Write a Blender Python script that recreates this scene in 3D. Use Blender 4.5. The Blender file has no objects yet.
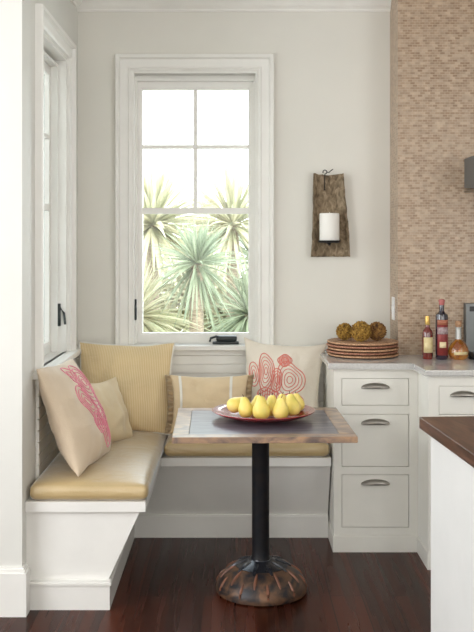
import bpy, bmesh, math, random
from mathutils import Vector, Matrix, noise as mnoise
R = math.radians
PI = math.pi
sc = bpy.context.scene
COL = sc.collection

# ------------------------------------------------------------ camera, world, lights, exposure
cd = bpy.data.cameras.new('camera'); cam = bpy.data.objects.new('camera', cd); COL.objects.link(cam)
cam.location = (0, 0, 1.555); cam.rotation_euler = (R(90), 0, 0)
cd.sensor_fit = 'VERTICAL'; cd.sensor_height = 24.0
cd.lens = 24.0 * 950 / 632
cd.shift_x = 2 / 632; cd.shift_y = -72 / 632
cd.clip_start = .05
sc.camera = cam

w = bpy.data.worlds.new('sky'); sc.world = w; w.use_nodes = True
nt = w.node_tree; bg = nt.nodes['Background']
tc = nt.nodes.new('ShaderNodeTexCoord'); sx = nt.nodes.new('ShaderNodeSeparateXYZ'); rp = nt.nodes.new('ShaderNodeValToRGB')
nt.links.new(tc.outputs['Generated'], sx.inputs[0]); nt.links.new(sx.outputs[2], rp.inputs[0]); nt.links.new(rp.outputs[0], bg.inputs[0])
rp.color_ramp.elements[0].position = 0.0; rp.color_ramp.elements[0].color = (.93, .95, .98, 1)
rp.color_ramp.elements[1].position = 1.0; rp.color_ramp.elements[1].color = (.72, .86, 1.0, 1)
bg.inputs[1].default_value = 5.7

def area(name, loc, rot, sx_, sy_, energy, color, portal=False):
    l = bpy.data.lights.new(name, 'AREA'); l.shape = 'RECTANGLE'; l.size = sx_; l.size_y = sy_
    l.energy = energy; l.color = color
    o = bpy.data.objects.new(name, l); COL.objects.link(o); o.location = loc; o.rotation_euler = rot
    if portal: l.cycles.is_portal = True
    return o
area('portal_back', (-.228, 5.56, 1.76), (R(-90), 0, 0), .74, 1.6, 1, (1, 1, 1), True)
area('portal_left', (-1.06, 4.685, 1.76), (0, R(-90), 0), 1.6, .74, 1, (1, 1, 1), True)
# added area lamps that brighten the room; no windows stand behind them
area('fill_rear', (0.2, -2.85, 1.7), (R(90), 0, 0), 3.6, 2.2, 74, (1, .975, .92))
area('fill_side', (-2.85, 1.6, 1.7), (0, R(-90), 0), 2.2, 3.0, 105, (.95, .97, 1))
area('fill_right', (2.5, 1.2, 1.7), (0, R(90), 0), 2.2, 2.6, 48, (.97, .98, 1))
sun = bpy.data.lights.new('sun', 'SUN'); sun.energy = 4.0; sun.angle = R(3); sun.color = (1, .96, .88)
so = bpy.data.objects.new('sun', sun); COL.objects.link(so); so.rotation_euler = (R(38), R(20), 0); so.location = (0, -6, 9)

vs = sc.view_settings
vs.view_transform = 'Standard'; vs.look = 'None'; vs.gamma = 1; vs.use_curve_mapping = False; vs.exposure = 0.28
sc.cycles.use_denoising = True
sc.cycles.max_bounces = 10; sc.cycles.diffuse_bounces = 6; sc.cycles.sample_clamp_indirect = 6

# ------------------------------------------------------------ materials
def mk(name):
    m = bpy.data.materials.new(name); m.use_nodes = True
    return m, m.node_tree, m.node_tree.nodes['Principled BSDF']
def nd(nt, t, **kw):
    n = nt.nodes.new(t)
    for k, v in kw.items():
        if hasattr(n, k): setattr(n, k, v)
        else: n.inputs[k].default_value = v
    return n
def c4(c): return (c[0], c[1], c[2], 1)
def ramp(nt, fac, stops):
    r = nt.nodes.new('ShaderNodeValToRGB'); e = r.color_ramp.elements
    e[0].position, e[0].color = stops[0][0], c4(stops[0][1])
    e[1].position, e[1].color = stops[-1][0], c4(stops[-1][1])
    for p, c in stops[1:-1]:
        k = e.new(p); k.color = c4(c)
    nt.links.new(fac, r.inputs[0]); return r
def coords(nt, scale=(1, 1, 1), kind='Object', rot=(0, 0, 0)):
    t = nt.nodes.new('ShaderNodeTexCoord'); m = nt.nodes.new('ShaderNodeMapping')
    m.inputs['Scale'].default_value = scale; m.inputs['Rotation'].default_value = rot
    nt.links.new(t.outputs[kind], m.inputs[0]); return m.outputs[0]
def bump(nt, b, h, strength=.3, dist=.002):
    n = nd(nt, 'ShaderNodeBump'); n.inputs['Strength'].default_value = strength; n.inputs['Distance'].default_value = dist
    nt.links.new(h, n.inputs['Height']); nt.links.new(n.outputs[0], b.inputs['Normal'])
def plain(name, c, rough=.5, metal=0, c2=None, nscale=6, bumps=0, spec=.5, coat=0, trans=0, sheen=0, ior=None):
    m, nt, b = mk(name)
    b.inputs['Base Color'].default_value = c4(c); b.inputs['Roughness'].default_value = rough; b.inputs['Metallic'].default_value = metal
    b.inputs['Specular IOR Level'].default_value = spec; b.inputs['Coat Weight'].default_value = coat
    b.inputs['Transmission Weight'].default_value = trans; b.inputs['Sheen Weight'].default_value = sheen
    if ior: b.inputs['IOR'].default_value = ior
    n = nd(nt, 'ShaderNodeTexNoise', Scale=nscale, Detail=5.0)
    nt.links.new(coords(nt), n.inputs['Vector'])
    if c2 is None: c2 = tuple(x * .96 for x in c)
    r = ramp(nt, n.outputs[0], [(.35, c), (.65, c2)]); nt.links.new(r.outputs[0], b.inputs['Base Color'])
    if bumps: bump(nt, b, n.outputs[0], bumps)
    return m
M = {}
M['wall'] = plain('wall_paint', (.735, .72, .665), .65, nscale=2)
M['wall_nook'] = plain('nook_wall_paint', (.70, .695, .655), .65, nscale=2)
M['trim'] = plain('white_trim_paint', (.81, .80, .765), .35)
M['ceiling'] = plain('ceiling_paint', (.80, .80, .78), .7)
M['cab'] = plain('cabinet_paint', (.775, .76, .70), .4)
M['island'] = plain('island_paint', (.74, .74, .72), .45)
M['iron'] = plain('dark_iron', (.005, .006, .009), .5, .0, (.011, .009, .009), 30, .4, spec=.22)
M['iron_gloss'] = plain('worn_black_iron', (.016, .018, .025), .25, .3, (.03, .03, .035), 20, .3)
M['nickel'] = plain('satin_nickel', (.30, .28, .25), .32, 1.0, nscale=20)
M['steel'] = plain('brushed_steel', (.20, .21, .21), .45, .7, nscale=15)
M['black'] = plain('black_enamel', (.01, .01, .01), .35)
M['black_plastic'] = plain('black_plastic', (.015, .02, .02), .4)
M['red'] = plain('red_glaze', (.30, .018, .016), .26, 0, (.22, .012, .01), 8, coat=.6)
M['wax'] = plain('white_wax', (.85, .83, .79), .5)
M['white_plastic'] = plain('white_plastic', (.85, .86, .86), .3)
M['sand'] = plain('pale_sand', (.82, .80, .74), .9, c2=(.74, .73, .64), nscale=2)
M['stem'] = plain('pear_stem', (.12, .07, .03), .7)
M['cork'] = plain('cork_stopper', (.45, .26, .14), .7, c2=(.33, .18, .1), nscale=60)
M['gold'] = plain('gold_foil', (.65, .42, .12), .35, .6)
M['rose_cap'] = plain('rose_cap', (.45, .13, .12), .4)
M['straw'] = plain('dry_straw', (.38, .30, .18), .8)

def glass(name, c, rough=.02, ior=1.45):
    m, nt, b = mk(name); b.inputs['Base Color'].default_value = c4(c); b.inputs['Roughness'].default_value = rough
    b.inputs['Transmission Weight'].default_value = 1; b.inputs['IOR'].default_value = ior; return m
M['pane'] = None
m, nt, b = mk('window_glass'); M['pane'] = m          # thin clear pane: mostly see-through with a faint reflection
tr = nd(nt, 'ShaderNodeBsdfTransparent'); gl = nd(nt, 'ShaderNodeBsdfGlossy', Roughness=.02); mx = nd(nt, 'ShaderNodeMixShader')
fr = nd(nt, 'ShaderNodeFresnel', IOR=1.3)
tr.inputs[0].default_value = (.96, .98, .97, 1)
nt.links.new(fr.outputs[0], mx.inputs[0]); nt.links.new(tr.outputs[0], mx.inputs[1]); nt.links.new(gl.outputs[0], mx.inputs[2])
nt.links.new(mx.outputs[0], nt.nodes['Material Output'].inputs[0])
M['amber_glass'] = plain('amber_liquor', (.32, .07, .01), .08, c2=(.80, .38, .07), nscale=18, coat=1)
M['amber_glass'].node_tree.nodes['Principled BSDF'].inputs['Transmission Weight'].default_value = .5
M['ruby_glass'] = plain('ruby_glass', (.09, .009, .008), .08, c2=(.18, .02, .01), coat=1)
M['dark_glass'] = plain('dark_glass', (.014, .01, .022), .06, c2=(.03, .012, .03), coat=1)
M['clear_neck'] = plain('smoky_clear_glass', (.45, .45, .42), .08, coat=1)

def tile_mat():
    m, nt, b = mk('mosaic_tile')
    t = nd(nt, 'ShaderNodeTexCoord'); s = nd(nt, 'ShaderNodeSeparateXYZ'); nt.links.new(t.outputs['Object'], s.inputs[0])
    a = nd(nt, 'ShaderNodeMath', operation='ADD'); nt.links.new(s.outputs[0], a.inputs[0]); nt.links.new(s.outputs[1], a.inputs[1])
    c = nd(nt, 'ShaderNodeCombineXYZ'); nt.links.new(a.outputs[0], c.inputs[0]); nt.links.new(s.outputs[2], c.inputs[1])
    br = nd(nt, 'ShaderNodeTexBrick', Scale=1.0); br.inputs['Brick Width'].default_value = .027; br.inputs['Row Height'].default_value = .0135
    br.inputs['Mortar Size'].default_value = .0016; br.inputs['Mortar Smooth'].default_value = .3; br.inputs['Bias'].default_value = 0
    br.inputs['Color1'].default_value = (.53, .40, .29, 1); br.inputs['Color2'].default_value = (.31, .20, .125, 1); br.inputs['Mortar'].default_value = (.50, .405, .315, 1)
    nt.links.new(c.outputs[0], br.inputs['Vector'])
    n = nd(nt, 'ShaderNodeTexNoise', Scale=28.0, Detail=3.0); nt.links.new(c.outputs[0], n.inputs['Vector'])
    r = ramp(nt, n.outputs[0], [(.3, (.80, .79, .77)), (.7, (1.02, 1.0, .96))])
    mu = nd(nt, 'ShaderNodeMixRGB', blend_type='MULTIPLY'); mu.inputs[0].default_value = 1
    nt.links.new(br.outputs[0], mu.inputs[1]); nt.links.new(r.outputs[0], mu.inputs[2]); nt.links.new(mu.outputs[0], b.inputs['Base Color'])
    b.inputs['Roughness'].default_value = .35
    inv = nd(nt, 'ShaderNodeMath', operation='SUBTRACT'); inv.inputs[0].default_value = 1; nt.links.new(br.outputs['Fac'], inv.inputs[1])
    bump(nt, b, inv.outputs[0], .5, .002); return m
M['tile'] = tile_mat()

def floor_mat():
    m, nt, b = mk('walnut_floor')
    v = coords(nt, rot=(0, 0, R(90)))
    br = nd(nt, 'ShaderNodeTexBrick', Scale=1.0); br.inputs['Brick Width'].default_value = 2.1; br.inputs['Row Height'].default_value = .14
    br.inputs['Mortar Size'].default_value = .0022; br.inputs['Color1'].default_value = (.066, .017, .008, 1); br.inputs['Color2'].default_value = (.026, .0065, .0035, 1)
    br.inputs['Mortar'].default_value = (.006, .003, .002, 1); nt.links.new(v, br.inputs['Vector'])
    n = nd(nt, 'ShaderNodeTexNoise', Scale=3.0, Detail=6.0, Distortion=.35); nt.links.new(coords(nt, (7, .3, 1)), n.inputs['Vector'])
    r = ramp(nt, n.outputs[0], [(.3, (.6, .56, .52)), (.7, (1.45, 1.35, 1.3))])
    mu = nd(nt, 'ShaderNodeMixRGB', blend_type='MULTIPLY'); mu.inputs[0].default_value = 1
    nt.links.new(br.outputs[0], mu.inputs[1]); nt.links.new(r.outputs[0], mu.inputs[2]); nt.links.new(mu.outputs[0], b.inputs['Base Color'])
    b.inputs['Specular IOR Level'].default_value = .13; r2 = ramp(nt, n.outputs[0], [(.3, (.20,) * 3), (.7, (.34,) * 3)]); nt.links.new(r2.outputs[0], b.inputs['Roughness'])
    bump(nt, b, n.outputs[0], .15, .002); return m
M['floor'] = floor_mat()

def wood(name, stops, rough=.4, scale=(2, 14, 14), coat=0, b_s=.25, det=8.0, sc_=3.0):
    m, nt, b = mk(name)
    n = nd(nt, 'ShaderNodeTexNoise', Scale=sc_, Detail=det, Distortion=.8); nt.links.new(coords(nt, scale), n.inputs['Vector'])
    r = ramp(nt, n.outputs[0], stops); nt.links.new(r.outputs[0], b.inputs['Base Color'])
    b.inputs['Roughness'].default_value = rough; b.inputs['Coat Weight'].default_value = coat; b.inputs['Coat Roughness'].default_value = .2
    bump(nt, b, n.outputs[0], b_s); return m
M['walnut'] = wood('walnut_block', [(.3, (.032, .013, .008)), (.5, (.08, .034, .02)), (.7, (.13, .06, .036))], .3, (14, 2, 14))
M['table_panel'] = wood('weathered_sky_tinted_panel', [(.3, (.06, .052, .066)), (.5, (.125, .115, .14)), (.7, (.22, .205, .235))], .30, (2, 12, 8), .2)  # weathered grey wood; the sky's blue-violet reflection is mixed into the base colour
M['table_border'] = wood('worn_brown_border', [(.32, (.12, .085, .075)), (.5, (.27, .175, .12)), (.68, (.44, .27, .155))], .3, (4, 6, 6), .35)
M['driftwood'] = wood('rough_grey_wood', [(.32, (.10, .07, .04)), (.5, (.21, .155, .095)), (.68, (.34, .26, .175))], .85, (16, 16, 9), 0, .8)
M['trunk'] = wood('palm_trunk_bark', [(.3, (.12, .09, .06)), (.7, (.35, .28, .2))], .9, (6, 6, 30), 0, .8)
M['granite'] = plain('pale_granite', (.60, .59, .57), .14, c2=(.53, .52, .50), nscale=90, coat=.3)
M['rattan_a'] = wood('rattan_tan', [(.35, (.22, .10, .05)), (.5, (.48, .27, .15)), (.65, (.62, .40, .24))], .6, (60, 60, 60), 0, .8, 3.0)
M['rattan_b'] = wood('rattan_reddish', [(.35, (.16, .05, .03)), (.5, (.36, .15, .09)), (.65, (.55, .32, .2))], .6, (60, 60, 60), 0, .8, 3.0)
M['rust'] = wood('rusty_cast_iron', [(.36, (.018, .018, .022)), (.50, (.085, .05, .034)), (.66, (.17, .085, .045))], .42, (5, 5, 7), 0, .8)
M['rust'].node_tree.nodes['Principled BSDF'].inputs['Metallic'].default_value = .35
M['rust_rib'] = plain('red_rust', (.22, .085, .045), .5, c2=(.12, .05, .03), nscale=30)
M['bud'] = wood('golden_moss', [(.35, (.10, .045, .01)), (.5, (.34, .19, .03)), (.65, (.55, .34, .07))], .8, (25, 25, 25))
M['bud_dark'] = wood('umber_moss', [(.35, (.05, .02, .01)), (.5, (.22, .10, .025)), (.65, (.42, .24, .06))], .8, (25, 25, 25))

def fabric(name, c, c2=None, stripe=None, sheen=.3, rough=.8):
    m, nt, b = mk(name)
    c2 = c2 or tuple(x * .86 for x in c)
    n = nd(nt, 'ShaderNodeTexNoise', Scale=5.0, Detail=6.0); nt.links.new(coords(nt), n.inputs['Vector'])
    r = ramp(nt, n.outputs[0], [(.35, c), (.68, c2)]); out = r.outputs[0]
    wv = nd(nt, 'ShaderNodeTexNoise', Scale=220.0, Detail=2.0); nt.links.new(coords(nt, (1, 1, 1)), wv.inputs['Vector'])
    if stripe:
        wa = nd(nt, 'ShaderNodeTexWave', wave_type='BANDS', bands_direction='X'); wa.inputs['Scale'].default_value = stripe[1]; wa.inputs['Distortion'].default_value = .6
        nt.links.new(coords(nt), wa.inputs['Vector'])
        mx = nd(nt, 'ShaderNodeMixRGB', blend_type='MIX'); rr = ramp(nt, wa.outputs[0], [(.45, (0, 0, 0)), (.75, (.75, .75, .75))])
        nt.links.new(rr.outputs[0], mx.inputs[0]); nt.links.new(out, mx.inputs[1]); mx.inputs[2].default_value = c4(stripe[0]); out = mx.outputs[0]
    nt.links.new(out, b.inputs['Base Color'])
    b.inputs['Roughness'].default_value = rough; b.inputs['Sheen Weight'].default_value = sheen
    fo = nd(nt, 'ShaderNodeTexNoise', Scale=7.0, Detail=4.0, Distortion=1.5); nt.links.new(coords(nt, (1, 1, 1.6)), fo.inputs['Vector'])
    ad = nd(nt, 'ShaderNodeMath', operation='MULTIPLY_ADD'); ad.inputs[1].default_value = 5.0
    nt.links.new(fo.outputs[0], ad.inputs[0]); nt.links.new(wv.outputs[0], ad.inputs[2])
    bump(nt, b, ad.outputs[0], .5, .0022); return m
M['seat_fabric'] = fabric('gold_seat_fabric', (.54, .40, .20), (.48, .35, .165), sheen=1.0, rough=.36)
M['seat_fabric'].node_tree.nodes['Principled BSDF'].inputs['IOR'].default_value = 1.85
M['seat_fabric'].node_tree.nodes['Principled BSDF'].inputs['Sheen Roughness'].default_value = .25
M['seat_fabric'].node_tree.nodes['Principled BSDF'].inputs['Sheen Tint'].default_value = (.85, .92, 1, 1)
M['seat_piping'] = fabric('gold_piping', (.50, .38, .20))
M['gold_stripe'] = fabric('gold_striped_cotton', (.70, .53, .28), None, ((.80, .66, .43), 34))
M['cream'] = fabric('cream_cotton', (.70, .58, .38), (.62, .50, .31))
M['tan'] = fabric('sand_linen', (.66, .54, .40), (.60, .48, .35))
M['ivory'] = fabric('ivory_linen', (.76, .70, .60), (.70, .64, .54))
M['lumbar'] = fabric('honey_linen', (.68, .54, .35), (.62, .48, .30))
M['white_cloth'] = fabric('white_piping', (.80, .78, .72))
M['coral'] = fabric('coral_thread', (.74, .24, .19), (.66, .18, .15))
M['pink'] = fabric('pink_thread', (.78, .27, .34), (.72, .22, .30))

def pear_mat():
    m, nt, b = mk('pear_skin')
    n = nd(nt, 'ShaderNodeTexNoise', Scale=9.0, Detail=3.0); nt.links.new(coords(nt), n.inputs['Vector'])
    r = ramp(nt, n.outputs[0], [(.35, (.66, .58, .12)), (.5, (.84, .68, .18)), (.68, (.90, .72, .26))]); nt.links.new(r.outputs[0], b.inputs['Base Color'])
    b.inputs['Roughness'].default_value = .38; b.inputs['Subsurface Weight'].default_value = .1; b.inputs['Subsurface Radius'].default_value = (.02, .015, .005); b.inputs['Subsurface Scale'].default_value = .5
    return m
M['pear'] = pear_mat()
def leaf_mat(name, c, c2):
    m = plain(name, c, .5, c2=c2, nscale=3)
    nt = m.node_tree; b = nt.nodes['Principled BSDF']
    t = nd(nt, 'ShaderNodeBsdfTranslucent'); t.inputs[0].default_value = c4(c2); mx = nd(nt, 'ShaderNodeMixShader'); mx.inputs[0].default_value = .35
    nt.links.new(b.outputs[0], mx.inputs[1]); nt.links.new(t.outputs[0], mx.inputs[2]); nt.links.new(mx.outputs[0], nt.nodes['Material Output'].inputs[0]); return m
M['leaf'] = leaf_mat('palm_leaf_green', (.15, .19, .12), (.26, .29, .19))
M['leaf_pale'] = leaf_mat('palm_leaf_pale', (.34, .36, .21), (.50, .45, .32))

# ------------------------------------------------------------ mesh helpers
class MB:
    def __init__(s): s.b = bmesh.new()
    def box(s, x0, x1, y0, y1, z0, z1, bev=0):
        r = bmesh.ops.create_cube(s.b, size=1); vs_ = r['verts']
        for v in vs_: v.co = Vector(((x0 + x1) / 2 + v.co.x * (x1 - x0), (y0 + y1) / 2 + v.co.y * (y1 - y0), (z0 + z1) / 2 + v.co.z * (z1 - z0)))
        if bev:
            es = {e for v in vs_ for e in v.link_edges}
            bmesh.ops.bevel(s.b, geom=list(es), offset=bev, segments=2, affect='EDGES', profile=.5)
        return s
    def prism(s, poly, z0, z1, poly2=None):
        poly2 = poly2 or poly
        a = [s.b.verts.new((x, y, z0)) for x, y in poly]; c = [s.b.verts.new((x, y, z1)) for x, y in poly2]
        s.b.faces.new(a[::-1]); s.b.faces.new(c); n = len(a)
        for i in range(n): s.b.faces.new((a[i], a[(i + 1) % n], c[(i + 1) % n], c[i]))
        return s
    def extr(s, pts, vec):                      # planar polygon of 3-D points extruded along vec
        a = [s.b.verts.new(p) for p in pts]; c = [s.b.verts.new(Vector(p) + Vector(vec)) for p in pts]
        s.b.faces.new(a[::-1]); s.b.faces.new(c); n = len(a)
        for i in range(n): s.b.faces.new((a[i], a[(i + 1) % n], c[(i + 1) % n], c[i]))
        return s
    def lathe(s, prof, n=32, c=(0, 0, 0), sx_=1, sy_=1):
        rings = []
        for r, z in prof:
            if r < 1e-6: rings.append([s.b.verts.new((c[0], c[1], c[2] + z))])
            else: rings.append([s.b.verts.new((c[0] + sx_ * r * math.cos(2 * PI * i / n), c[1] + sy_ * r * math.sin(2 * PI * i / n), c[2] + z)) for i in range(n)])
        for a, b_ in zip(rings, rings[1:]):
            for i in range(n):
                j = (i + 1) % n
                if len(a) == 1 and len(b_) == 1: continue
                if len(a) == 1: s.b.faces.new((a[0], b_[i], b_[j]))
                elif len(b_) == 1: s.b.faces.new((a[i], b_[0], a[j]))
                else: s.b.faces.new((a[i], b_[i], b_[j], a[j]))
        for e in (rings[0], rings[-1]):
            if len(e) > 2: s.b.faces.new(e)
        return s
    def tube(s, pts, r, n=8, closed=False):
        pts = [Vector(p) for p in pts]; rings = []; N = len(pts)
        rr = r if isinstance(r, (list, tuple)) else [r] * N
        for i, p in enumerate(pts):
            if closed: t = pts[(i + 1) % N] - pts[i - 1]
            else: t = pts[min(i + 1, N - 1)] - pts[max(i - 1, 0)]
            t.normalize() if t.length > 0 else None
            up = Vector((0, 0, 1)) if abs(t.z) < .9 else Vector((0, 1, 0))
            a = t.cross(up).normalized(); b_ = t.cross(a).normalized()
            rings.append([s.b.verts.new(p + rr[i] * (math.cos(2 * PI * k / n) * a + math.sin(2 * PI * k / n) * b_)) for k in range(n)])
        for i in range(N if closed else N - 1):
            A, B = rings[i], rings[(i + 1) % N]
            for k in range(n): s.b.faces.new((A[k], A[(k + 1) % n], B[(k + 1) % n], B[k]))
        if not closed: s.b.faces.new(rings[0][::-1]); s.b.faces.new(rings[-1])
        return s
    def frame(s, a, z0, z1, prof, closed=False):  # profile (w outward, d toward the room) swept round a rectangle |u|<=a
        rows = []
        for wd, d in prof:
            p = [(-a - wd, z0 - (wd if closed else 0)), (-a - wd, z1 + wd), (a + wd, z1 + wd), (a + wd, z0 - (wd if closed else 0))]
            rows.append([s.b.verts.new((u, -d, z)) for u, z in p])
        n = 4 if closed else 3; K = len(prof)
        for k in range(K):
            A, B = rows[k], rows[(k + 1) % K]
            for i in range(n): s.b.faces.new((A[i], A[(i + 1) % 4], B[(i + 1) % 4], B[i]))
        if not closed:
            s.b.faces.new([r[0] for r in rows]); s.b.faces.new([r[3] for r in rows][::-1])
        return s
WM = {}
def obj(name, mb, mat, parent=None, smooth=False, local=True, **props):
    """mb in parent's coordinates (local) or in world coordinates (local=False)"""
    b_ = mb.b
    if not local and parent is not None: bmesh.ops.transform(b_, matrix=WM[parent.name].inverted(), verts=b_.verts)
    bmesh.ops.recalc_face_normals(b_, faces=b_.faces)
    me = bpy.data.meshes.new(name); b_.to_mesh(me); b_.free()
    me.materials.append(M[mat] if isinstance(mat, str) else mat)
    if smooth:
        for p in me.polygons: p.use_smooth = True
        if smooth != 2:
            try: me.set_sharp_from_angle(angle=R(40))
            except Exception: pass
    o = bpy.data.objects.new(name, me); COL.objects.link(o); o.parent = parent
    WM[o.name] = WM[parent.name].copy() if parent else Matrix()
    for k, v in props.items(): o[k] = v
    return o
def thing(name, label, cat, loc=(0, 0, 0), rotz=0, group=None, mat=None, kind=None):
    o = bpy.data.objects.new(name, None); COL.objects.link(o)
    m_ = mat if mat else Matrix.Translation(loc) @ Matrix.Rotation(rotz, 4, 'Z')
    o.location = m_.to_translation(); o.rotation_euler = m_.to_euler(); WM[o.name] = m_
    if label: o['label'] = label
    if cat: o['category'] = cat
    if group: o['group'] = group
    if kind: o['kind'] = kind
    o.empty_display_size = .1
    return o
def struct(name, mb, mat, smooth=False): return obj(name, mb, mat, None, smooth, kind='structure')
def tag(o, label, cat, group=None):
    o['label'] = label; o['category'] = cat
    if group: o['group'] = group
    return o

# ------------------------------------------------------------ room shell
XL, YB, YT, XT = -.892, 5.39, 5.13, .88
struct('floor', MB().box(-3, 2.6, -3, 5.55, -.06, 0), 'floor')
struct('ceiling', MB().box(-3.16, 2.76, -3.16, 5.55, 3.0, 3.1), 'ceiling')
def wall_hole_x(x0, x1, y0, y1, hx0, hx1, hz0, hz1):
    return MB().box(x0, hx0, y0, y1, 0, 3).box(hx1, x1, y0, y1, 0, 3).box(hx0, hx1, y0, y1, 0, hz0).box(hx0, hx1, y0, y1, hz1, 3)
WC, WY = -.228, 4.685
struct('wall_back', wall_hole_x(XL - .16, 2.76, YB, YB + .16, WC - .36, WC + .36, .98, 2.54), 'wall')
mbw = MB().box(XL - .16, XL, 3.98, WY - .36, 0, 3).box(XL - .16, XL, WY + .36, YB, 0, 3).box(XL - .16, XL, WY - .36, WY + .36, 0, .98).box(XL - .16, XL, WY - .36, WY + .36, 2.54, 3)
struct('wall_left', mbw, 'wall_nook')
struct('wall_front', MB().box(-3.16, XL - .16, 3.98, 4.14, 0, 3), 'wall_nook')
struct('wall_side', MB().box(-3.16, -3, -3, 3.98, 0, 3), 'wall')
struct('wall_rear', MB().box(-3.16, 2.76, -3.16, -3, 0, 3), 'wall')
struct('wall_right', MB().box(2.6, 2.76, -3, 5.39, 0, 3), 'wall')
struct('wall_tiled', MB().box(XT, 2.6, YT, YB, 0, 3), 'tile')
# crown moulding
def crown(p0, p1, inward):
    pr = [(0, 2.872), (.012, 2.872), (.016, 2.885), (.03, 2.9), (.06, 2.95), (.075, 2.965), (.08, 3.0), (0, 3.0)]
    d = Vector(p1) - Vector(p0)
    return MB().extr([Vector((p0[0], p0[1], 0)) + Vector((inward[0] * a, inward[1] * a, z)) for a, z in pr], (d.x, d.y, 0))
struct('trim_1', crown((XL, YB), (XT, YB), (0, -1)), 'trim')
struct('trim_2', crown((XL, 3.98), (XL, YB - .08), (1, 0)), 'trim')
# baseboard round the wall end on the left
bb = MB()
for off, z0, z1 in ((.022, 0, .18), (.014, .18, .195), (.007, .195, .205)):
    bb.prism([(-3, 3.98), (-3, 3.98 - off), (XL + off, 3.98 - off), (XL + off, 4.03), (XL, 4.03), (XL, 3.98)], z0, z1)
struct('baseboard_left', bb, 'trim')
# wainscot of narrow horizontal boards with a cap, behind the bench
wb = MB()
z = .46; k = 0
while z < .955:
    z2 = min(z + .052, .957)
    wb.box(XL, .50, YB - .016, YB, z, z2 - .004, .002).box(XL, .50, YB - .008, YB, z2 - .006, z2 + .002)
    wb.box(XL, XL + .016, 4.25, YB - .016, z, z2 - .004, .002).box(XL, XL + .008, 4.25, YB, z2 - .006, z2 + .002)
    z = z2
    if z2 >= .957: break
struct('trim_3', wb, 'trim')
cap = MB().box(XL, .4675, YB - .03, YB, .957, .98, .004).box(XL, XL + .03, 4.22, YB - .03, .957, .98, .004)
struct('trim_4', cap, 'trim')

# ------------------------------------------------------------ windows
def window(name, loc, rz, f=1):
    t = thing(name, None, None, loc, rz, kind='structure')
    P = lambda n, mb, m='trim', par=t, sm=False: obj(n, mb, m, par, sm, kind='structure')
    P('casing', MB().frame(.36, .98, 2.54, [(0, 0), (0, .018), (.012, .024), (.018, .017), (.060, .017), (.064, .024), (.068, .036), (.085, .036), (.088, .030), (.088, 0)]))
    P('jamb', MB().frame(.345, .98, 2.525, [(0, .0), (.02, .0), (.02, -.16), (0, -.16)]).box(-.365, .365, 0, .16, .96, .985))
    P('sill', MB().box(-.49, .49, -.055, .02, .955, .985, .005).box(-.45, .45, -.024, .0, .925, .955, .003))
    s = P('sash', MB().frame(.305, 1.042, 2.444, [(0, -.085), (0, -.13), (.04, -.13), (.04, -.08), (.012, -.08)], True))
    P('stop_bead', MB().frame(.333, .985, 2.49, [(0, -.045), (.014, -.045), (.014, -.08), (0, -.08)]).box(-.345, .345, .082, .13, 2.47, 2.53).box(-.345, .345, .082, .13, .98, 1.01))
    P('muntin', MB().box(-.0115, .0115, .088, .125, 1.746, 2.444).box(-.3049, .3049, .0865, .1265, 2.105, 2.127), par=s)
    P('crossbar', MB().box(-.305, .305, .084, .128, 1.729, 1.763), par=s)
    P('glass_pane', MB().box(-.304, .304, .106, .109, 1.043, 2.443), 'pane', par=s)
    if f < 0: pass
    else: cr = P('crank', MB().box(min(.10 * f, .25 * f), max(.10 * f, .25 * f), .0, .045, .985, 1.0, .004).box(min(.12 * f, .24 * f), max(.12 * f, .24 * f), .0, .045, 1.0, 1.034, .012), 'black_plastic', sm=True)
    if f > 0: P('crank_handle', MB().tube([(.16 * f, .02, 1.02), (.12 * f, .005, 1.03), (.09 * f, -.002, 1.02), (.085 * f, -.004, 1.0)], .007), 'black_plastic', par=cr, sm=True)
    P('latch', MB().box(min(-.346 * f, -.334 * f), max(-.346 * f, -.334 * f), .03, .06, 1.12, 1.24, .003).tube([(-.339 * f, .035, 1.22), (-.336 * f, .012, 1.19), (-.336 * f, .006, 1.13)], .0065), 'black_plastic', sm=True)
    return t
window('window_1', (WC, YB, 0), 0)
window('window_2', (XL, WY, 0), R(90), -1)

# ------------------------------------------------------------ outdoors
struct('ground', MB().box(-30, 30, 5.6, 60, -.75, -.6), 'sand')
def fan(name, label, loc, hz, n, L, mat, seed, up=0.2, tr=.06):
    rnd = random.Random(seed)
    t = thing(name, label, 'palm', (loc[0], loc[1], -.6), 0, 'palms outside the window')
    hh = hz + .6
    obj('trunk', MB().lathe([(tr * 1.3, 0), (tr, .2), (tr * .9, hh - .1), (tr * .7, hh)], 12), 'trunk', t, True)
    m = MB()
    for i in range(int(n * 1.7)):
        a = rnd.uniform(0, 2 * PI); el = rnd.uniform(-1.25 + up, 1.5)
        l = L * rnd.uniform(.65, 1.1); wd = rnd.uniform(.008, .014) * L / .55
        d = Vector((math.cos(a) * math.cos(el), math.sin(a) * math.cos(el), math.sin(el)))
        side = d.cross(Vector((0, 0, 1)));  side = side.normalized() if side.length > .01 else Vector((1, 0, 0))
        tw = rnd.uniform(-.9, .9); side = (side * math.cos(tw) + d.cross(side) * math.sin(tw)).normalized()
        nrm = side.cross(d).normalized(); prev = None
        for k in range(6):
            f = k / 5
            p = Vector((0, 0, hh)) + d * l * f + Vector((0, 0, -1)) * (.22 * l * f * f)
            ww = wd * (.5 + 1.6 * f * (1 - f) * 1.6) * (1 - f ** 3) + .0008
            row = [m.b.verts.new(p - side * ww), m.b.verts.new(p - nrm * ww * .35), m.b.verts.new(p + side * ww)]
            if prev: m.b.faces.new((prev[0], prev[1], row[1], row[0])); m.b.faces.new((prev[1], prev[2], row[2], row[1]))
            prev = row
    obj('fronds', m, mat, t, kind='stuff')
fan('spiky_palm', 'dark green spiky palm head in the middle of the window, low in front', (-.30, 7.4), 1.40, 110, .50, 'leaf', 1, 0)
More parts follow.
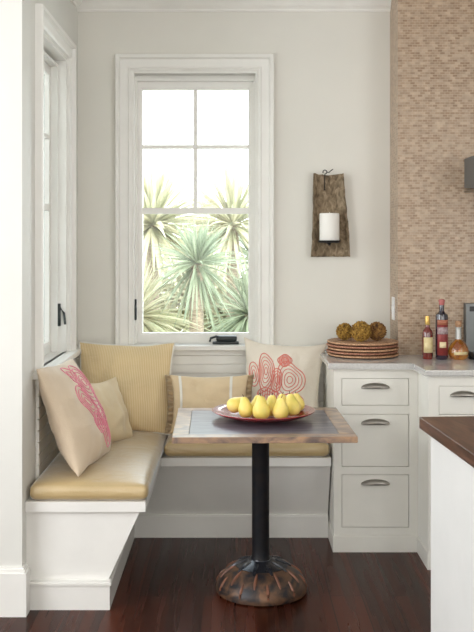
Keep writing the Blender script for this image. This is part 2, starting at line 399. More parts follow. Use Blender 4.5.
fan('spiky_palm', 'pale spiky palm reaching highest, behind the window\'s left panes', (-.72, 8.3), 1.72, 170, .78, 'leaf_pale', 2, .5)
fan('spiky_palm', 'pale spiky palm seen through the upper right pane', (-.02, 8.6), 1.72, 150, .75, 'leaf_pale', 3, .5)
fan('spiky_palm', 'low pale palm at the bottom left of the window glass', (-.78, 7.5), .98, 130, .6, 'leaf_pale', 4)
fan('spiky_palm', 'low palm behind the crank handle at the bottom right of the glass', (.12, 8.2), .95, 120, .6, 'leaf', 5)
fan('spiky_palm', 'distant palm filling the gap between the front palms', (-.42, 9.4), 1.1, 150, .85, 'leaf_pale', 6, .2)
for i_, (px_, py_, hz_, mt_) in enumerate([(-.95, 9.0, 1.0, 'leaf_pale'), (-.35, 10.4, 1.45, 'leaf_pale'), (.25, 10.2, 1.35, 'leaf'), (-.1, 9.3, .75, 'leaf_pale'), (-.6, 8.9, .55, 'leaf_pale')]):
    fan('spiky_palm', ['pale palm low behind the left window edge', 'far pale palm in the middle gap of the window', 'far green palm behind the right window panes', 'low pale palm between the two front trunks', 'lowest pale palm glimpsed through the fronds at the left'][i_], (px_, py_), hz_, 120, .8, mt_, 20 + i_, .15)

# ------------------------------------------------------------ built-in bench
bt = thing('built_in_bench', 'white painted L-shaped corner bench built against both nook walls', 'bench', (XL, YB, 0))
W = dict(local=False)
obj('seat_board', MB().prism([(XL + .001, 4.04), (-.381, 4.04), (-.381, 4.87), (.493, 4.87), (.493, YB - .001), (XL, YB - .001)], .415, .458), 'trim', bt, **W)
obj('sloped_front', MB().prism([(XL, 4.06), (-.545, 4.06), (-.545, 5.043), (.493, 5.043), (.493, YB - .001), (XL, YB - .001)], .112, .415,
    [(XL, 4.06), (-.405, 4.06), (-.405, 4.90), (.493, 4.90), (.493, YB - .001), (XL, YB - .001)]), 'trim', bt, **W)
bb = MB()
for o_, z0, z1 in ((0, 0, .106), (.007, .106, .116), (.003, .116, .122)):
    bb.prism([(XL, 4.035 - o_), (-.532 + o_, 4.035 - o_), (-.532 + o_, 5.03 - o_), (.493, 5.03 - o_), (.493, 5.30), (XL, 5.30)], z0, z1)
obj('base_trim', bb, 'trim', bt, **W)

def soft_box(x0, x1, y0, y1, z0, z1, r, crown_, nx=30, ny=30, seed=0):
    m = MB(); cx, cy, cz = (x0 + x1) / 2, (y0 + y1) / 2, (z0 + z1) / 2
    hx, hy, hz = (x1 - x0) / 2, (y1 - y0) / 2, (z1 - z0) / 2
    bmesh.ops.create_cube(m.b, size=2)
    bmesh.ops.subdivide_edges(m.b, edges=m.b.edges[:], cuts=24, use_grid_fill=True)
    for v in m.b.verts:
        q = Vector([math.copysign(1 - (1 - abs(c)) ** 1.6, c) if abs(c) < 1 else c for c in v.co])
        p = Vector((q.x * hx, q.y * hy, q.z * hz))
        inn = Vector((max(-hx + r, min(hx - r, p.x)), max(-hy + r, min(hy - r, p.y)), max(-hz + r, min(hz - r, p.z))))
        d = p - inn
        if d.length > 1e-7: p = inn + d.normalized() * r
        u, w_ = p.x / hx, p.y / hy
        f = max(0, (1 - u ** 4)) * max(0, (1 - w_ ** 4))
        if p.z > 0: p.z += crown_ * f + .004 * mnoise.noise(Vector((p.x * 6 + seed, p.y * 6, 0))) * f
        bulge = (1 - (p.z / (hz + .001)) ** 2) if abs(p.z) < hz else 0
        p.x += .006 * u * bulge; p.y += .006 * w_ * bulge
        v.co = p + Vector((cx, cy, cz))
    return m
def rect_loop(x0, x1, y0, y1, z, r, n=5):
    pts = []
    for cx, cy, a0 in ((x1 - r, y1 - r, 0), (x0 + r, y1 - r, 90), (x0 + r, y0 + r, 180), (x1 - r, y0 + r, 270)):
        for k in range(n + 1):
            a = R(a0 + 90 * k / n); pts.append((cx + r * math.cos(a), cy + r * math.sin(a), z))
    return pts
def seat_cushion(label, x0, x1, y0, y1, h, r):
    t = thing('seat_cushion', label, 'cushion', ((x0 + x1) / 2, (y0 + y1) / 2, .458), 0, 'bench seat cushions')
    obj('cover', soft_box(x0, x1, y0, y1, .4585, .4585 + h, r, .028), 'seat_fabric', t, 2, False)
    i = .008
    obj('piping', MB().tube(rect_loop(x0 + i, x1 - i, y0 + i, y1 - i, .4585 + h - .010, r), .0045, 6, True).tube(rect_loop(x0 + i, x1 - i, y0 + i, y1 - i, .4585 + .012, r), .0045, 6, True), 'seat_piping', t, 2, False)
seat_cushion('gold seat cushion on the left arm of the bench, its pale top catching window light', -.874, -.376, 4.046, 5.365, .072, .028)
seat_cushion('gold seat cushion along the back wall, mostly hidden behind the table', -.360, .482, 4.876, 5.365, .072, .028)

# ------------------------------------------------------------ pillows
def pillow_pt(Wd, H, T, u, v, side, seed, pinch=.09):
    x = Wd / 2 * u * (1 - pinch * (1 - v * v) * abs(u)); zz = H / 2 * v * (1 - pinch * (1 - u * u) * abs(v))
    th = T / 2 * (max(0, 1 - u * u) ** .5) * (max(0, 1 - v * v) ** .5) * (1 - .22 * v)
    th = th ** 1.0 * (1.0 + .10 * mnoise.noise(Vector((u * 2.1 + seed, v * 2.1, side))))
    edge = max(abs(u), abs(v))
    th += .010 * max(0, 1 - edge ** 6) * mnoise.noise(Vector((u * 4 + seed, v * 1.5 + seed, side * 3)))
    wr = .008 * mnoise.noise(Vector((u * 3, v * 3 + seed, 7)))
    return Vector((x, -side * th + wr, zz + .02 * H * mnoise.noise(Vector((u * 1.2 + seed * 3, 2, 1)))))
def pillow(name, label, c, right, up, Wd, H, T, mat, seed, pipe=None, group='throw pillows on the bench', extras=None, pinch=.09):
    r = Vector(right).normalized(); u = Vector(up); u = (u - r * u.dot(r)).normalized(); n = u.cross(r)   # local +Y points away from the viewer
    n = -n if False else n
    mt = Matrix(((r.x, n.x, u.x, c[0]), (r.y, n.y, u.y, c[1]), (r.z, n.z, u.z, c[2]), (0, 0, 0, 1)))
    t = thing(name, label, 'pillow', mat=mt, group=group)
    N = 44; m = MB(); cs = [math.sin(PI / 2 * (2 * i / N - 1)) for i in range(N + 1)]
    F = [[m.b.verts.new(pillow_pt(Wd, H, T, a, b_, 1, seed, pinch)) for a in cs] for b_ in cs]
    B = [[m.b.verts.new(pillow_pt(Wd, H, T, a, b_, -1, seed, pinch)) if 0 < i < N and 0 < j < N else F[j][i] for i, a in enumerate(cs)] for j, b_ in enumerate(cs)]
    for j in range(N):
        for i in range(N):
            m.b.faces.new((F[j][i], F[j][i + 1], F[j + 1][i + 1], F[j + 1][i]))
            m.b.faces.new((B[j][i], B[j + 1][i], B[j + 1][i + 1], B[j][i + 1]))
    obj('cover', m, mat, t, 2)
    if pipe:
        e = [(-1 + 2 * k / 24) for k in range(24)]
        loop = [(a, -1) for a in e] + [(1, a) for a in e] + [(-a, 1) for a in e] + [(-1, -a) for a in e]
        obj('piping', MB().tube([pillow_pt(Wd, H, T, a, b_, 1, seed, pinch) for a, b_ in loop], .006, 6, True), pipe, t, 2)
    P = lambda u_, v_, off=.002: pillow_pt(Wd, H, T, u_, v_, 1, seed, pinch) + Vector((0, -off, 0))
    if extras: extras(t, P)
    return t
def embroidery(petals, mat, lw=.0026):
    """petals: (cu, cv, ru, rv, turn, lobes, lobe depth, rings, filled)"""
    def f(t, P):
        m = MB(); cl = lambda q: max(-.965, min(.965, q))
        for cu, cv, ru, rv, turn, nl, dp, rings, filled in petals:
            ct, st_ = math.cos(R(turn)), math.sin(R(turn))
            for q_ in range(rings):
                q = 1 - q_ / rings; pts = []
                for k in range(48):
                    th = 2 * PI * k / 48; rad = q * (1 + dp * q * math.cos(nl * th))
                    lx, ly = ru * rad * math.cos(th), rv * rad * math.sin(th)
                    pts.append(P(cl(cu + lx * ct - ly * st_), cl(cv + lx * st_ + ly * ct), .001))
                m.tube(pts, lw * (1.25 if q_ == 0 else 1), 5, True)
            if filled:
                for k in range(-4, 5):
                    hgt = rv * .9 * math.sqrt(1 - (k / 5) ** 2); lx = ru * k / 5
                    pts = [P(cl(cu + lx * ct - ly * st_), cl(cv + lx * st_ + ly * ct), .001) for ly in [hgt * (w_ / 4) for w_ in range(-4, 5)]]
                    m.tube(pts, lw * 1.1, 5)
        obj('flower_embroidery', m, mat, t, 2)
    return f
CORAL = [(-.43, .28, .20, .44, 4, 3, .08, 5, 0), (.17, .10, .35, .40, 0, 3, .16, 5, 0), (.02, .56, .16, .15, 0, 4, .08, 2, 1), (-.15, .08, .12, .30, 0, 2, .1, 4, 0),
         (-.76, .20, .13, .30, 10, 2, .1, 3, 0), (-.35, -.30, .30, .20, 0, 3, .1, 3, 1), (.30, -.45, .26, .28, 30, 3, .1, 4, 0), (-.2, -.6, .2, .28, -20, 3, .1, 4, 0)]
PINK = [(-.16, .12, .20, .40, 26, 2, .08, 4, 0), (.26, .48, .36, .40, 10, 4, .07, 5, 0), (.34, -.40, .36, .42, 20, 3, .10, 5, 0), (-.02, -.30, .16, .24, 20, 2, .1, 3, 0), (-.10, .72, .2, .18, 0, 3, .1, 2, 0), (.62, .05, .24, .4, 0, 3, .1, 3, 0)]
Z1 = (0, 0, 1)
pillow('throw_pillow', 'large gold striped square pillow with white piping in the bench corner', (-.60, 5.165, .775), (1, -.06, 0), (.0, .30, 1), .53, .50, .15, 'gold_stripe', 1.3, 'white_cloth')
pillow('throw_pillow', 'plain cream pillow tucked between the pink flower pillow and gold striped pillow', (-.675, 4.80, .705), (.50, .86, -.06), (-.42, .10, 1), .40, .34, .13, 'cream', 4.1)
pillow('throw_pillow', 'sand linen pillow with pink embroidered flower leaning on the side wall', (-.738, 4.385, .772), (.13, 1, -.03), (-.42, 0, 1), .53, .50, .19, 'tan', 7.7, None, extras=embroidery(PINK, 'pink', .0026), pinch=.05)
def lumbar_extras(t, P):
    for s in (-1, 1):
        m = MB(); prev = None
        for k in range(61):
            v = -1 + 2 * k / 60
            e = P(s * .97, v, 0); e.y = 0
            amp = .012 * math.sin(k * 1.15) ; row = [m.b.verts.new(e), m.b.verts.new(e + Vector((s * .018, amp, 0))), m.b.verts.new(e + Vector((s * .036, amp * 1.8, .004 * math.sin(k * 2.1))))]
            if prev:
                for q in range(2): m.b.faces.new((prev[q], row[q], row[q + 1], prev[q + 1]))
            prev = row
        bmesh.ops.solidify(m.b, geom=m.b.faces[:], thickness=.003)
        obj('ruffle', m, 'lumbar', t, 2)
    for u0 in (-.80, .52):
        m = MB(); N = 40; rows = []
        for k in range(N + 1):
            v = math.sin(PI / 2 * (2 * k / N - 1)) * .995
            rows.append([m.b.verts.new(P(u0 + .07 * q / 3, v, .0022)) for q in range(4)])
        for a, b_ in zip(rows, rows[1:]):
            for q in range(3): m.b.faces.new((a[q], a[q + 1], b_[q + 1], b_[q]))
        obj('ribbon_stripe', m, 'white_cloth', t, 2)
pillow('throw_pillow', 'honey lumbar pillow with ruffled ends and pale ribbon stripes, behind the table', (-.135, 5.055, .705), (1, .03, 0), (0, .28, 1), .42, .31, .15, 'lumbar', 9.9, extras=lumbar_extras)
pillow('throw_pillow', 'ivory square pillow with coral embroidered flower beside the drawer cabinet', (.258, 5.205, .78), (1, -.05, -.075), (0, .26, 1), .46, .50, .14, 'ivory', 12.4, None, extras=embroidery(CORAL, 'coral', .0024), pinch=.13)

# ------------------------------------------------------------ cabinets and countertop
def pull(par, cx, y, zc, wd=.146):
    m = MB(); n = 20; k = 6; rows = []
    for j in range(k + 1):
        ph = PI / 2 * j / k
        rows.append([m.b.verts.new((cx + wd / 2 * math.cos(th) , y - .024 * math.sin(ph) * math.sin(th) ** .6, zc - .012 + .026 * math.sin(th) * math.cos(ph))) for th in [PI * i / n for i in range(n + 1)]])
    for a, b_ in zip(rows, rows[1:]):
        for i in range(n):
            try: m.b.faces.new((a[i], a[i + 1], b_[i + 1], b_[i]))
            except ValueError: pass
    bmesh.ops.remove_doubles(m.b, verts=m.b.verts, dist=1e-5)
    bmesh.ops.solidify(m.b, geom=m.b.faces[:], thickness=.002)
    return obj('cup_pull', m, 'nickel', par, 2, False)
def cabinet(label, x0, x1, yf, yb, dx0, dx1, drawers, pcx, pw):
    t = thing('drawer_cabinet', label, 'cabinet', ((x0 + x1) / 2, yb, 0), 0, 'white drawer cabinets')
    m = MB().box(x0, x1, yf + .022, min(yb, YT - .002), .0, .9245)
    if yb > YT: m.box(x0, .876, YT - .003, yb, 0, .9245)
    zs = [.085] + [v for d in drawers[::-1] for v in (d[1], d[0])] + [.925]
    m.box(x0, dx0, yf, yf + .022, .07, .925).box(dx1, x1, yf, yf + .022, .07, .925)
    for i in range(0, len(zs), 2): m.box(dx0, dx1, yf, yf + .022, zs[i], zs[i + 1])
    obj('carcass', m, 'cab', t, local=False)
    obj('plinth', MB().box(x0 - .006, x1, yf - .008, min(yb - .3, 4.785) if x0 > .9 else yb - .3, 0, .078).box(x0 - .003, x1, yf - .004, min(yb - .3, 4.785) if x0 > .9 else yb - .3, .078, .084), 'cab', t, local=False)
    for zt, zb in drawers:
        g = .0022
        d = obj('drawer', MB().box(dx0 + g, dx1 - g, yf + .0005, yf + .020, zb + g, zt - g, .0015), 'cab', t, local=False)
        pull(d, pcx, yf, zt - .037, pw)
    return t
DR = [(.877, .739), (.696, .430), (.390, .123)]
cabinet('white three-drawer cabinet next to the bench, woven chargers on its counter', .50, .924, 4.80, YB - .002, .539, .879, DR, .709, .146)
cabinet('white drawer cabinet standing further forward below the three bottles', .9245, 1.23, 4.54, YT - .002, .974, 1.20, DR, 1.092, .13)
ct = MB().prism([(.4675, YB - .001), (.4675, 4.77), (.9, 4.77), (.9, 4.51), (1.231, 4.51), (1.231, YT - .001), (.879, YT - .001), (.879, YB - .001)], .925, .955)
bmesh.ops.bevel(ct.b, geom=[e for e in ct.b.edges if abs(e.verts[0].co.z - e.verts[1].co.z) < 1e-5], offset=.007, segments=3, affect='EDGES')
tag(obj('stone_countertop', ct, 'granite', None, True), 'pale grey stone countertop with a step forward beside the tiled wall', 'countertop')

# range and hood at the right edge
rg = thing('kitchen_range', 'steel range with upright back panel at the picture\'s edge past the bottles', 'range', (1.6, YT, 0))
obj('body', MB().box(1.233, 1.95, 4.52, YT - .002, .02, .945, .004), 'steel', rg, local=False)
bg_ = obj('back_panel', MB().box(1.233, 1.95, 5.075, YT - .002, .945, 1.237, .003), 'steel', rg, local=False)
obj('control_strip', MB().box(1.253, 1.93, 5.070, 5.076, 1.195, 1.222), 'black', bg_, local=False)
gm = MB()
for k in range(6): gm.box(1.243 + k * .12, 1.257 + k * .12, 4.60, 5.05, .962, .985, .003)
for yy in (4.62, 4.82, 5.02): gm.box(1.238, 1.90, yy, yy + .016, .945, .978, .003)
obj('cast_iron_grate', gm, 'black', rg, local=False)
hd = thing('range_hood', 'grey steel range hood corner on the tiled wall', 'range hood', (1.6, YT, 1.85))
obj('canopy', MB().extr([(1.238, YT - .001, 1.858), (1.238, 4.90, 1.842), (1.238, 4.62, 1.842), (1.238, 4.62, 1.90), (1.238, 4.95, 2.014), (1.238, YT - .001, 2.014)], (.75, 0, 0)), 'steel', hd, local=False)
obj('lip', MB().box(1.236, 1.99, 4.615, YT - .001, 1.832, 1.842), 'nickel', hd, local=False)
tag(obj('light_switch', MB().box(.8735, .8795, 5.225, 5.300, 1.135, 1.262, .002).box(.868, .874, 5.252, 5.272, 1.18, 1.215, .002), 'white_plastic'), 'white switch plate on the narrow side of the tiled wall', 'light switch')

# ------------------------------------------------------------ island
MI = Matrix.Translation((.64, 3.30, 0)) @ Matrix.Rotation(R(4), 4, 'Z')
it = thing('island_cabinet', 'white painted kitchen island cabinet under the dark wood top', 'cabinet', mat=MI)
obj('body', MB().box(.032, .88, -1.9, -.03, .0, .914, .002), 'island', it)
obj('base_trim', MB().box(.026, .88, -1.9, -.024, 0, .10, .002), 'island', it)
io = MB().box(0, .92, -1.95, 0, .915, .955, .002)
o = obj('island_worktop', io, 'walnut'); o.location = (.64, 3.30, 0); o.rotation_euler = (0, 0, R(4))
tag(o, 'dark walnut worktop on the white kitchen island', 'worktop')

# ------------------------------------------------------------ table
tt = thing('pedestal_table', 'square weathered wood table on a rusty iron pedestal in front of the bench', 'table', (.118, 4.305, 0), R(1.2))
hw, hy0, hy1, zt = .388, -.345, .370, .75
obj('top_panel', MB().box(-hw + .07, hw - .07, hy0 + .07, hy1 - .07, zt - .028, zt - .0008), 'table_panel', tt)
for bx in ((-hw, -hw + .0685, hy0 + .0685, hy1 - .0685), (hw - .0685, hw, hy0 + .0685, hy1 - .0685), (-hw, hw, hy0, hy0 + .0688), (-hw, hw, hy1 - .0688, hy1)):
    obj('border_board', MB().box(*bx, zt - .026, zt, .0018), 'table_border', tt)
obj('top_plate', MB().lathe([(.10, zt - .040), (.10, zt - .0285)], 24), 'iron', tt, True)
pm = MB().lathe([(.050, .13), (.046, .145), (.040, .155), (.039, .20), (.039, .66), (.043, .68), (.040, .69), (.040, .70), (.07, zt - .0405)], 28)
for v in pm.b.verts: v.co.y -= .04; v.co.x -= .004
obj('pole', pm, 'iron', tt, True)
dm = MB().lathe([(.185, 0), (.203, .006), (.205, .022), (.200, .042), (.190, .062), (.172, .086), (.150, .105), (.120, .124), (.09, .137), (.060, .146), (.050, .150), (0, .150)], 64)
def domep(f):  # point on the dome from rim (0) to crown (1)
    P_ = [(.206, .022), (.201, .042), (.191, .062), (.173, .086), (.151, .105), (.121, .124), (.091, .137), (.062, .146)]
    x = f * 7; i = min(6, int(x)); q = x - i
    return P_[i][0] * (1 - q) + P_[i + 1][0] * q, P_[i][1] * (1 - q) + P_[i + 1][1] * q
for k in range(20):
    a = 2 * PI * k / 20 + .1; f0, f1 = ((.06, .46) if k % 2 else (.34, .70)); rm = MB()
    fs = [domep(f0 + (f1 - f0) * q / 5) for q in range(6)]
    rm.tube([(r_ * math.cos(a), r_ * math.sin(a) - .04, z_ * .93) for r_, z_ in fs], [.003, .006, .007, .007, .006, .003], 6)
    obj('rib', rm, 'rust_rib', tt, True)
for v in dm.b.verts: v.co.z *= .93; v.co.y -= .04
obj('domed_base', dm, 'rust', tt, True)
cm = MB()
for k in range(10):
    a = 2 * PI * k / 10; pts = []
    for q in range(7):
        rr, zz = domep(.66 + .34 * q / 6); pts.append((rr * math.cos(a), rr * math.sin(a), zz))
    cm.tube(pts, [.004, .008, .010, .011, .011, .010, .008], 6)
cm.lathe([(.118, .1265), (.119, .129), (.09, .141), (.062, .150), (.050, .155), (.048, .16), (0, .16)], 40)
for v in cm.b.verts: v.co.z *= .93; v.co.y -= .04
obj('crown_collar', cm, 'iron_gloss', tt, True)

# plate and pears
pl = MB().lathe([(0, .002), (.105, .002), (.112, .0), (.118, .004), (.16, .010), (.205, .024), (.228, .036), (.232, .040), (.228, .0415), (.20, .031), (.16, .018), (.13, .012), (0, .011)], 64)
o = obj('serving_platter', pl, 'red', None, 2); o.location = (.132, 4.385, .7505); o.scale = (1.03, 1.03, 1)
tag(o, 'red glazed round platter of pears on the wooden table', 'platter')
PPROF = [(r * 1.0, z * .96) for r, z in [(0, -.002), (.010, -.0035), (.022, .000), (.033, .012), (.0375, .028), (.0365, .044), (.031, .059), (.0245, .072), (.0205, .084), (.0165, .093), (.009, .099), (0, .0995)]]
def make_pear():
    t = thing('pear', '', 'pear', group='pears on the red platter')
    m = MB().lathe(PPROF, 28)
    for v in m.b.verts:
        v.co.x += .010 * (v.co.z / .1) ** 2; s = 1 + .03 * mnoise.noise(v.co * 20); v.co.x *= s; v.co.y *= s
    b_ = obj('skin', m, 'pear', t, 2)
    st = obj('stalk', MB().tube([(.0095, 0, .090), (.011, 0, .100), (.015, .001, .106)], [.0022, .0018, .0024], 6), 'stem', t, 2)
    return t, b_, st
p0 = make_pear()
PZ = .7505 + .0185
pears = [  # x, y, scale, tilt toward, azimuth, label
    (-.028, 4.405, .95, 55, -5, 'yellow pear lying tilted at the left end of the platter'),
    (.052, 4.335, .95, 4, 120, 'upright yellow pear second from the left, in front'),
    (.118, 4.285, 1.06, 2, 20, 'large round yellow pear front and centre on the platter'),
    (.170, 4.365, .98, 6, 200, 'yellow pear standing in the middle behind the two front pears'),
    (.206, 4.285, .98, 3, 100, 'yellow pear with a narrow neck, front row right of centre'),
    (.272, 4.345, 1.0, 16, 170, 'yellow pear leaning inward at the right end of the platter'),
    (.098, 4.415, .90, 5, 60, 'yellow pear in the back row left of the middle one'),
    (.215, 4.452, .93, 5, 300, 'yellow pear in the back row behind the narrow-necked front pear'),
    (.298, 4.440, .85, 8, 200, 'small yellow pear in the back row at the far right'),
]
for i, (x, y, s, tl, az, lab) in enumerate(pears):
    if i == 0: r_ = p0[0]
    else:
        r_ = p0[0].copy(); COL.objects.link(r_)
        for ch in p0[1:]:
            c_ = ch.copy(); COL.objects.link(c_); c_.parent = r_
    r_['label'] = lab
    A = Matrix.Rotation(R(az), 4, 'Z') @ Matrix.Rotation(R(tl), 4, 'Y') @ Matrix.Rotation(R(i * 50), 4, 'Z')
    zmin = min((A @ Vector((r * math.cos(a) , r * math.sin(a), z_)))[2] * s for r, z_ in PPROF for a in [PI * q / 8 for q in range(16)])
    dist = math.hypot(x - .132, y - 4.385); 
    base = .7505 + (.0125 if dist < .12 else .0125 + (dist - .12) * .22)
    r_.rotation_euler = A.to_euler(); r_.scale = (s, s, s); r_.location = (x, y, base - zmin)

# ------------------------------------------------------------ chargers, moss balls, bottles
CH = .0165
def charger(seed, mat):
    m = MB(); prof = [(0, .003), (.10, .002), (.15, .001), (.178, .0005), (.184, .0)]
    prof[-2:] = [(.165, .0015), (.176, .0045)]
    prof += [(.187, .005), (.1915, .0095), (.190, .0135)]
    prof += [(.186, .0155), (.181, .0150), (.178, .0125)]
    x = .172
    while x > .01:
        prof += [(x, .0145), (x - .004, .0125)]; x -= .0085
    prof += [(0, .0135)]
    m.lathe(prof, 72)
    rnd = random.Random(seed)
    for v in m.b.verts:
        a = math.atan2(v.co.y, v.co.x); r = math.hypot(v.co.x, v.co.y)
        if r > .175: k = 1 + .008 * math.sin(a * 36 + seed); v.co.x *= k; v.co.y *= k; v.co.z += .0012 * math.sin(a * 36 + r * 300)
    return obj('woven_charger', m, mat, None, 2)
c0 = charger(0, 'rattan_a'); c1 = charger(1, 'rattan_b')
pos = ['lying on the stone counter at the bottom of the stack', 'second from the bottom of the stack', 'in the middle of the stack', 'second from the top of the stack', 'on top of the stack under the moss balls']
for i in range(5):
    o = [c0, c1][i] if i < 2 else ([c0, c1][i % 2]).copy()
    if i >= 2: COL.objects.link(o)
    tag(o, 'round brown woven charger ' + pos[i], 'charger', 'woven chargers stacked on the counter')
    o.location = (.686 + [.002, -.003, .003, -.002, 0][i], 5.11 + [.0, .004, -.003, .002, 0][i], .9558 + i * CH); o.rotation_euler = (0, 0, i * 1.1)
TOPZ = .9558 + 5 * CH
def moss_ball(x, y, r, mat, seed, label):
    rnd = random.Random(seed); m = MB()
    bmesh.ops.create_icosphere(m.b, subdivisions=3, radius=r * .86)
    for i in range(420):
        zz = 1 - 2 * (i + .5) / 420; a = i * 2.39996; q = math.sqrt(1 - zz * zz)
        d = Vector((q * math.cos(a), q * math.sin(a), zz)); d = (d + Vector([rnd.uniform(-.1, .1) for _ in range(3)])).normalized()
        e = d.orthogonal().normalized(); f = d.cross(e); L = r * rnd.uniform(.93, 1.06); ww = r * .085
        bs = [m.b.verts.new(d * r * .82 + (e * math.cos(k * PI / 2) + f * math.sin(k * PI / 2)) * ww) for k in range(4)]
        md = [m.b.verts.new(d * L * .96 + (e * math.cos(k * PI / 2 + .6) + f * math.sin(k * PI / 2 + .6)) * ww * .9) for k in range(4)]
        tp = m.b.verts.new(d * L)
        for k in range(4):
            m.b.faces.new((bs[k], bs[(k + 1) % 4], md[(k + 1) % 4], md[k])); m.b.faces.new((md[k], md[(k + 1) % 4], tp))
    o = obj('moss_ball', m, mat, None, False); o.location = (x, y, TOPZ + r * .98 - .0015)
    tag(o, label, 'decorative ball', 'golden moss balls on the chargers')
moss_ball(.592, 5.13, .047, 'bud', 1, 'golden brown moss ball at the left on the top charger')
moss_ball(.669, 5.05, .055, 'bud', 2, 'largest golden moss ball, in front between the other two')
moss_ball(.762, 5.10, .051, 'bud_dark', 3, 'darker umber moss ball at the right on the top charger')

def label_band(n, mat, par, r, z0, z1, a0, a1, off=.0008, sq=1):
    m = MB(); K = 16; rows = []
    for k in range(K + 1):
        a = R(a0 + (a1 - a0) * k / K); c_, s_ = math.cos(a), math.sin(a)
        rows.append([m.b.verts.new(((r + d) * c_, (r + d) * s_ * sq, z_)) for d, z_ in ((off, z0), (off, z1), (0, z1), (0, z0))])
    for a_, b_ in zip(rows, rows[1:]):
        for q in range(4): m.b.faces.new((a_[q], a_[(q + 1) % 4], b_[(q + 1) % 4], b_[q]))
    m.b.faces.new(rows[0]); m.b.faces.new(rows[-1][::-1])
    return obj(n, m, mat, par, 2)
M['label_and_glint_cream'] = plain('cream_label_and_glint', (.72, .62, .36), .6, c2=(.60, .48, .24), nscale=40)  # bottle label colour, also used for the painted glint on the amber flask
M['label_red'] = plain('dark_red_label', (.26, .035, .03), .5, c2=(.20, .03, .03), nscale=30)
M['label_rust'] = plain('rust_label', (.42, .15, .08), .5, c2=(.30, .10, .06), nscale=30)
M['label_grey'] = plain('grey_label', (.50, .42, .42), .5, c2=(.25, .15, .16), nscale=60)
M['label_gold'] = plain('pale_gold_seal', (.75, .62, .38), .5)
ZC = .9555
b1 = thing('liquor_bottle', 'small ruby bottle with gold cap and cream label, first of the three bottles', 'bottle', (1.004, 4.955, ZC), group='bottles on the stone counter')
obj('glass_body', MB().lathe([(0, 0), (.025, 0), (.0275, .004), (.0275, .135), (.025, .148), (.015, .160), (.0115, .168), (.0115, .182)], 28), 'ruby_glass', b1, True)
obj('cap', MB().lathe([(.0125, .178), (.0135, .18), (.0135, .212), (.0115, .216), (.0115, .224), (0, .225)], 20), 'gold', b1, True)
obj('paper_label_or_glint', MB(), 'label_and_glint_cream', b1) if False else label_band('paper_label_or_glint', 'label_and_glint_cream', b1, .0277, .035, .115, 215, 330)
b2 = thing('liquor_bottle', 'tall dark bottle with rose cap and dark red label, middle of the three bottles', 'bottle', (1.077, 4.95, ZC), group='bottles on the stone counter')
obj('glass_body', MB().lathe([(0, 0), (.029, 0), (.0325, .005), (.0325, .222), (.030, .234), (.017, .244), (.0125, .252), (.0125, .288)], 28), 'dark_glass', b2, True)
obj('cap', MB().lathe([(.0135, .282), (.0145, .284), (.0145, .298), (.017, .300), (.017, .308), (.010, .312), (0, .313)], 20), 'rose_cap', b2, True)
label_band('paper_label_or_glint', 'label_red', b2, .0327, .022, .206, 215, 330)
label_band('rust_band', 'label_rust', b2, .0337, .180, .206, 218, 327)
label_band('grey_band', 'label_grey', b2, .0337, .132, .168, 218, 327)
label_band('gold_seal', 'label_gold', b2, .0337, .062, .092, 240, 300)
b3 = thing('liquor_bottle', 'round amber flask bottle with cork stopper, third of the three bottles', 'bottle', (1.165, 4.955, ZC), group='bottles on the stone counter')
obj('glass_body', MB().lathe([(0, 0), (.040, 0), (.047, .006), (.053, .025), (.055, .042), (.050, .062), (.038, .082), (.022, .096), (.016, .104)], 36), 'amber_glass', b3, True)
obj('neck', MB().lathe([(.0158, .103), (.0150, .110), (.0145, .158), (.017, .160), (.017, .166), (.0, .167)], 24), 'clear_neck', b3, True)
obj('cork', MB().lathe([(.012, .1672), (.013, .172), (.017, .174), (.018, .192), (.015, .198), (0, .199)], 20), 'cork', b3, True)
label_band('paper_label_or_glint', 'label_and_glint_cream', b3, .0545, .026, .042, 235, 315)  # no paper here: pale band paints light refracted low in the flask

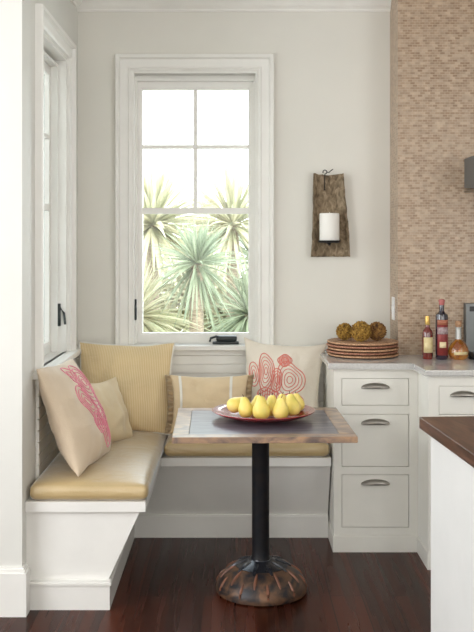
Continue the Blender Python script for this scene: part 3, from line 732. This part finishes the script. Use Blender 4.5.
# ------------------------------------------------------------ wall sconce and candle
sn = thing('wall_sconce', 'rough grey wooden trough sconce hanging on the plain back wall', 'sconce', (.535, YB, 1.483))
m = MB(); NU, NV = 16, 30; F = []; B = []
for j in range(NV + 1):
    v = j / NV; zz = v * .460; hwid = .110 - .026 * v; cx = .003 * math.sin(v * 5) + .002 - .008 * v
    rf, rb = [], []
    for i in range(NU + 1):
        u = -1 + 2 * i / NU; rim = max(0, (abs(u) - .55) / .45) ** 1.6
        edge = .004 * mnoise.noise(Vector((u * 3, v * 9, 0)))
        x = cx + u * (hwid + edge)
        zo = .010 * abs(u) * (1 if j == NV else 0) + (.004 * mnoise.noise(Vector((u * 4, j, 3))))
        rf.append(m.b.verts.new((x, -.018 - .040 * rim - .002 * mnoise.noise(Vector((u * 5, v * 12, 5))), zz + zo)))
        rb.append(m.b.verts.new((x * (1 - .0), -.003 - .030 * max(0, (abs(u) - .8) / .2) , zz + zo)))
    F.append(rf); B.append(rb)
for j in range(NV):
    for i in range(NU):
        m.b.faces.new((F[j][i], F[j][i + 1], F[j + 1][i + 1], F[j + 1][i])); m.b.faces.new((B[j][i], B[j + 1][i], B[j + 1][i + 1], B[j][i + 1]))
    m.b.faces.new((F[j][0], F[j + 1][0], B[j + 1][0], B[j][0])); m.b.faces.new((F[j][NU], B[j][NU], B[j + 1][NU], F[j + 1][NU]))
for i in range(NU):
    m.b.faces.new((F[0][i], B[0][i], B[0][i + 1], F[0][i + 1])); m.b.faces.new((F[NV][i], F[NV][i + 1], B[NV][i + 1], B[NV][i]))
obj('wooden_trough', m, 'driftwood', sn, 2)
obj('candle_tray', MB().lathe([(0, .078), (.050, .078), (.062, .084), (.064, .092), (.061, .092), (.056, .087), (0, .086)], 32, c=(-.008, -.088, 0)).box(-.018, .002, -.09, -.016, .072, .080).lathe([(.0, .062), (.007, .064), (.008, .078), (0, .079)], 12, c=(-.008, -.088, 0)), 'iron', sn, True)
hk = []
for k in range(13):
    a = R(-90 + 300 * k / 12); hk.append((-.028 + .011 * math.cos(a), -.030, .478 + .011 * math.sin(a)))
obj('iron_hook', MB().tube([(-.030, -.024, .375), (-.029, -.030, .42), (-.028, -.030, .462)] + hk, .0028, 6).tube([(-.018, -.030, .478), (-.004, -.032, .476), (.006, -.034, .486), (.018, -.036, .494)], .0028, 6), 'iron', sn, True)
o = obj('pillar_candle', MB().lathe([(0, 0), (.053, 0), (.055, .003), (.055, .152), (.052, .156), (.02, .153), (0, .152)], 40).tube([(0, 0, .150), (.001, 0, .163)], .0012, 5), 'wax', None, True)
o.location = (.527, YB - .088, 1.483 + .0870)
tag(o, 'white pillar candle standing in the wooden wall sconce', 'candle')
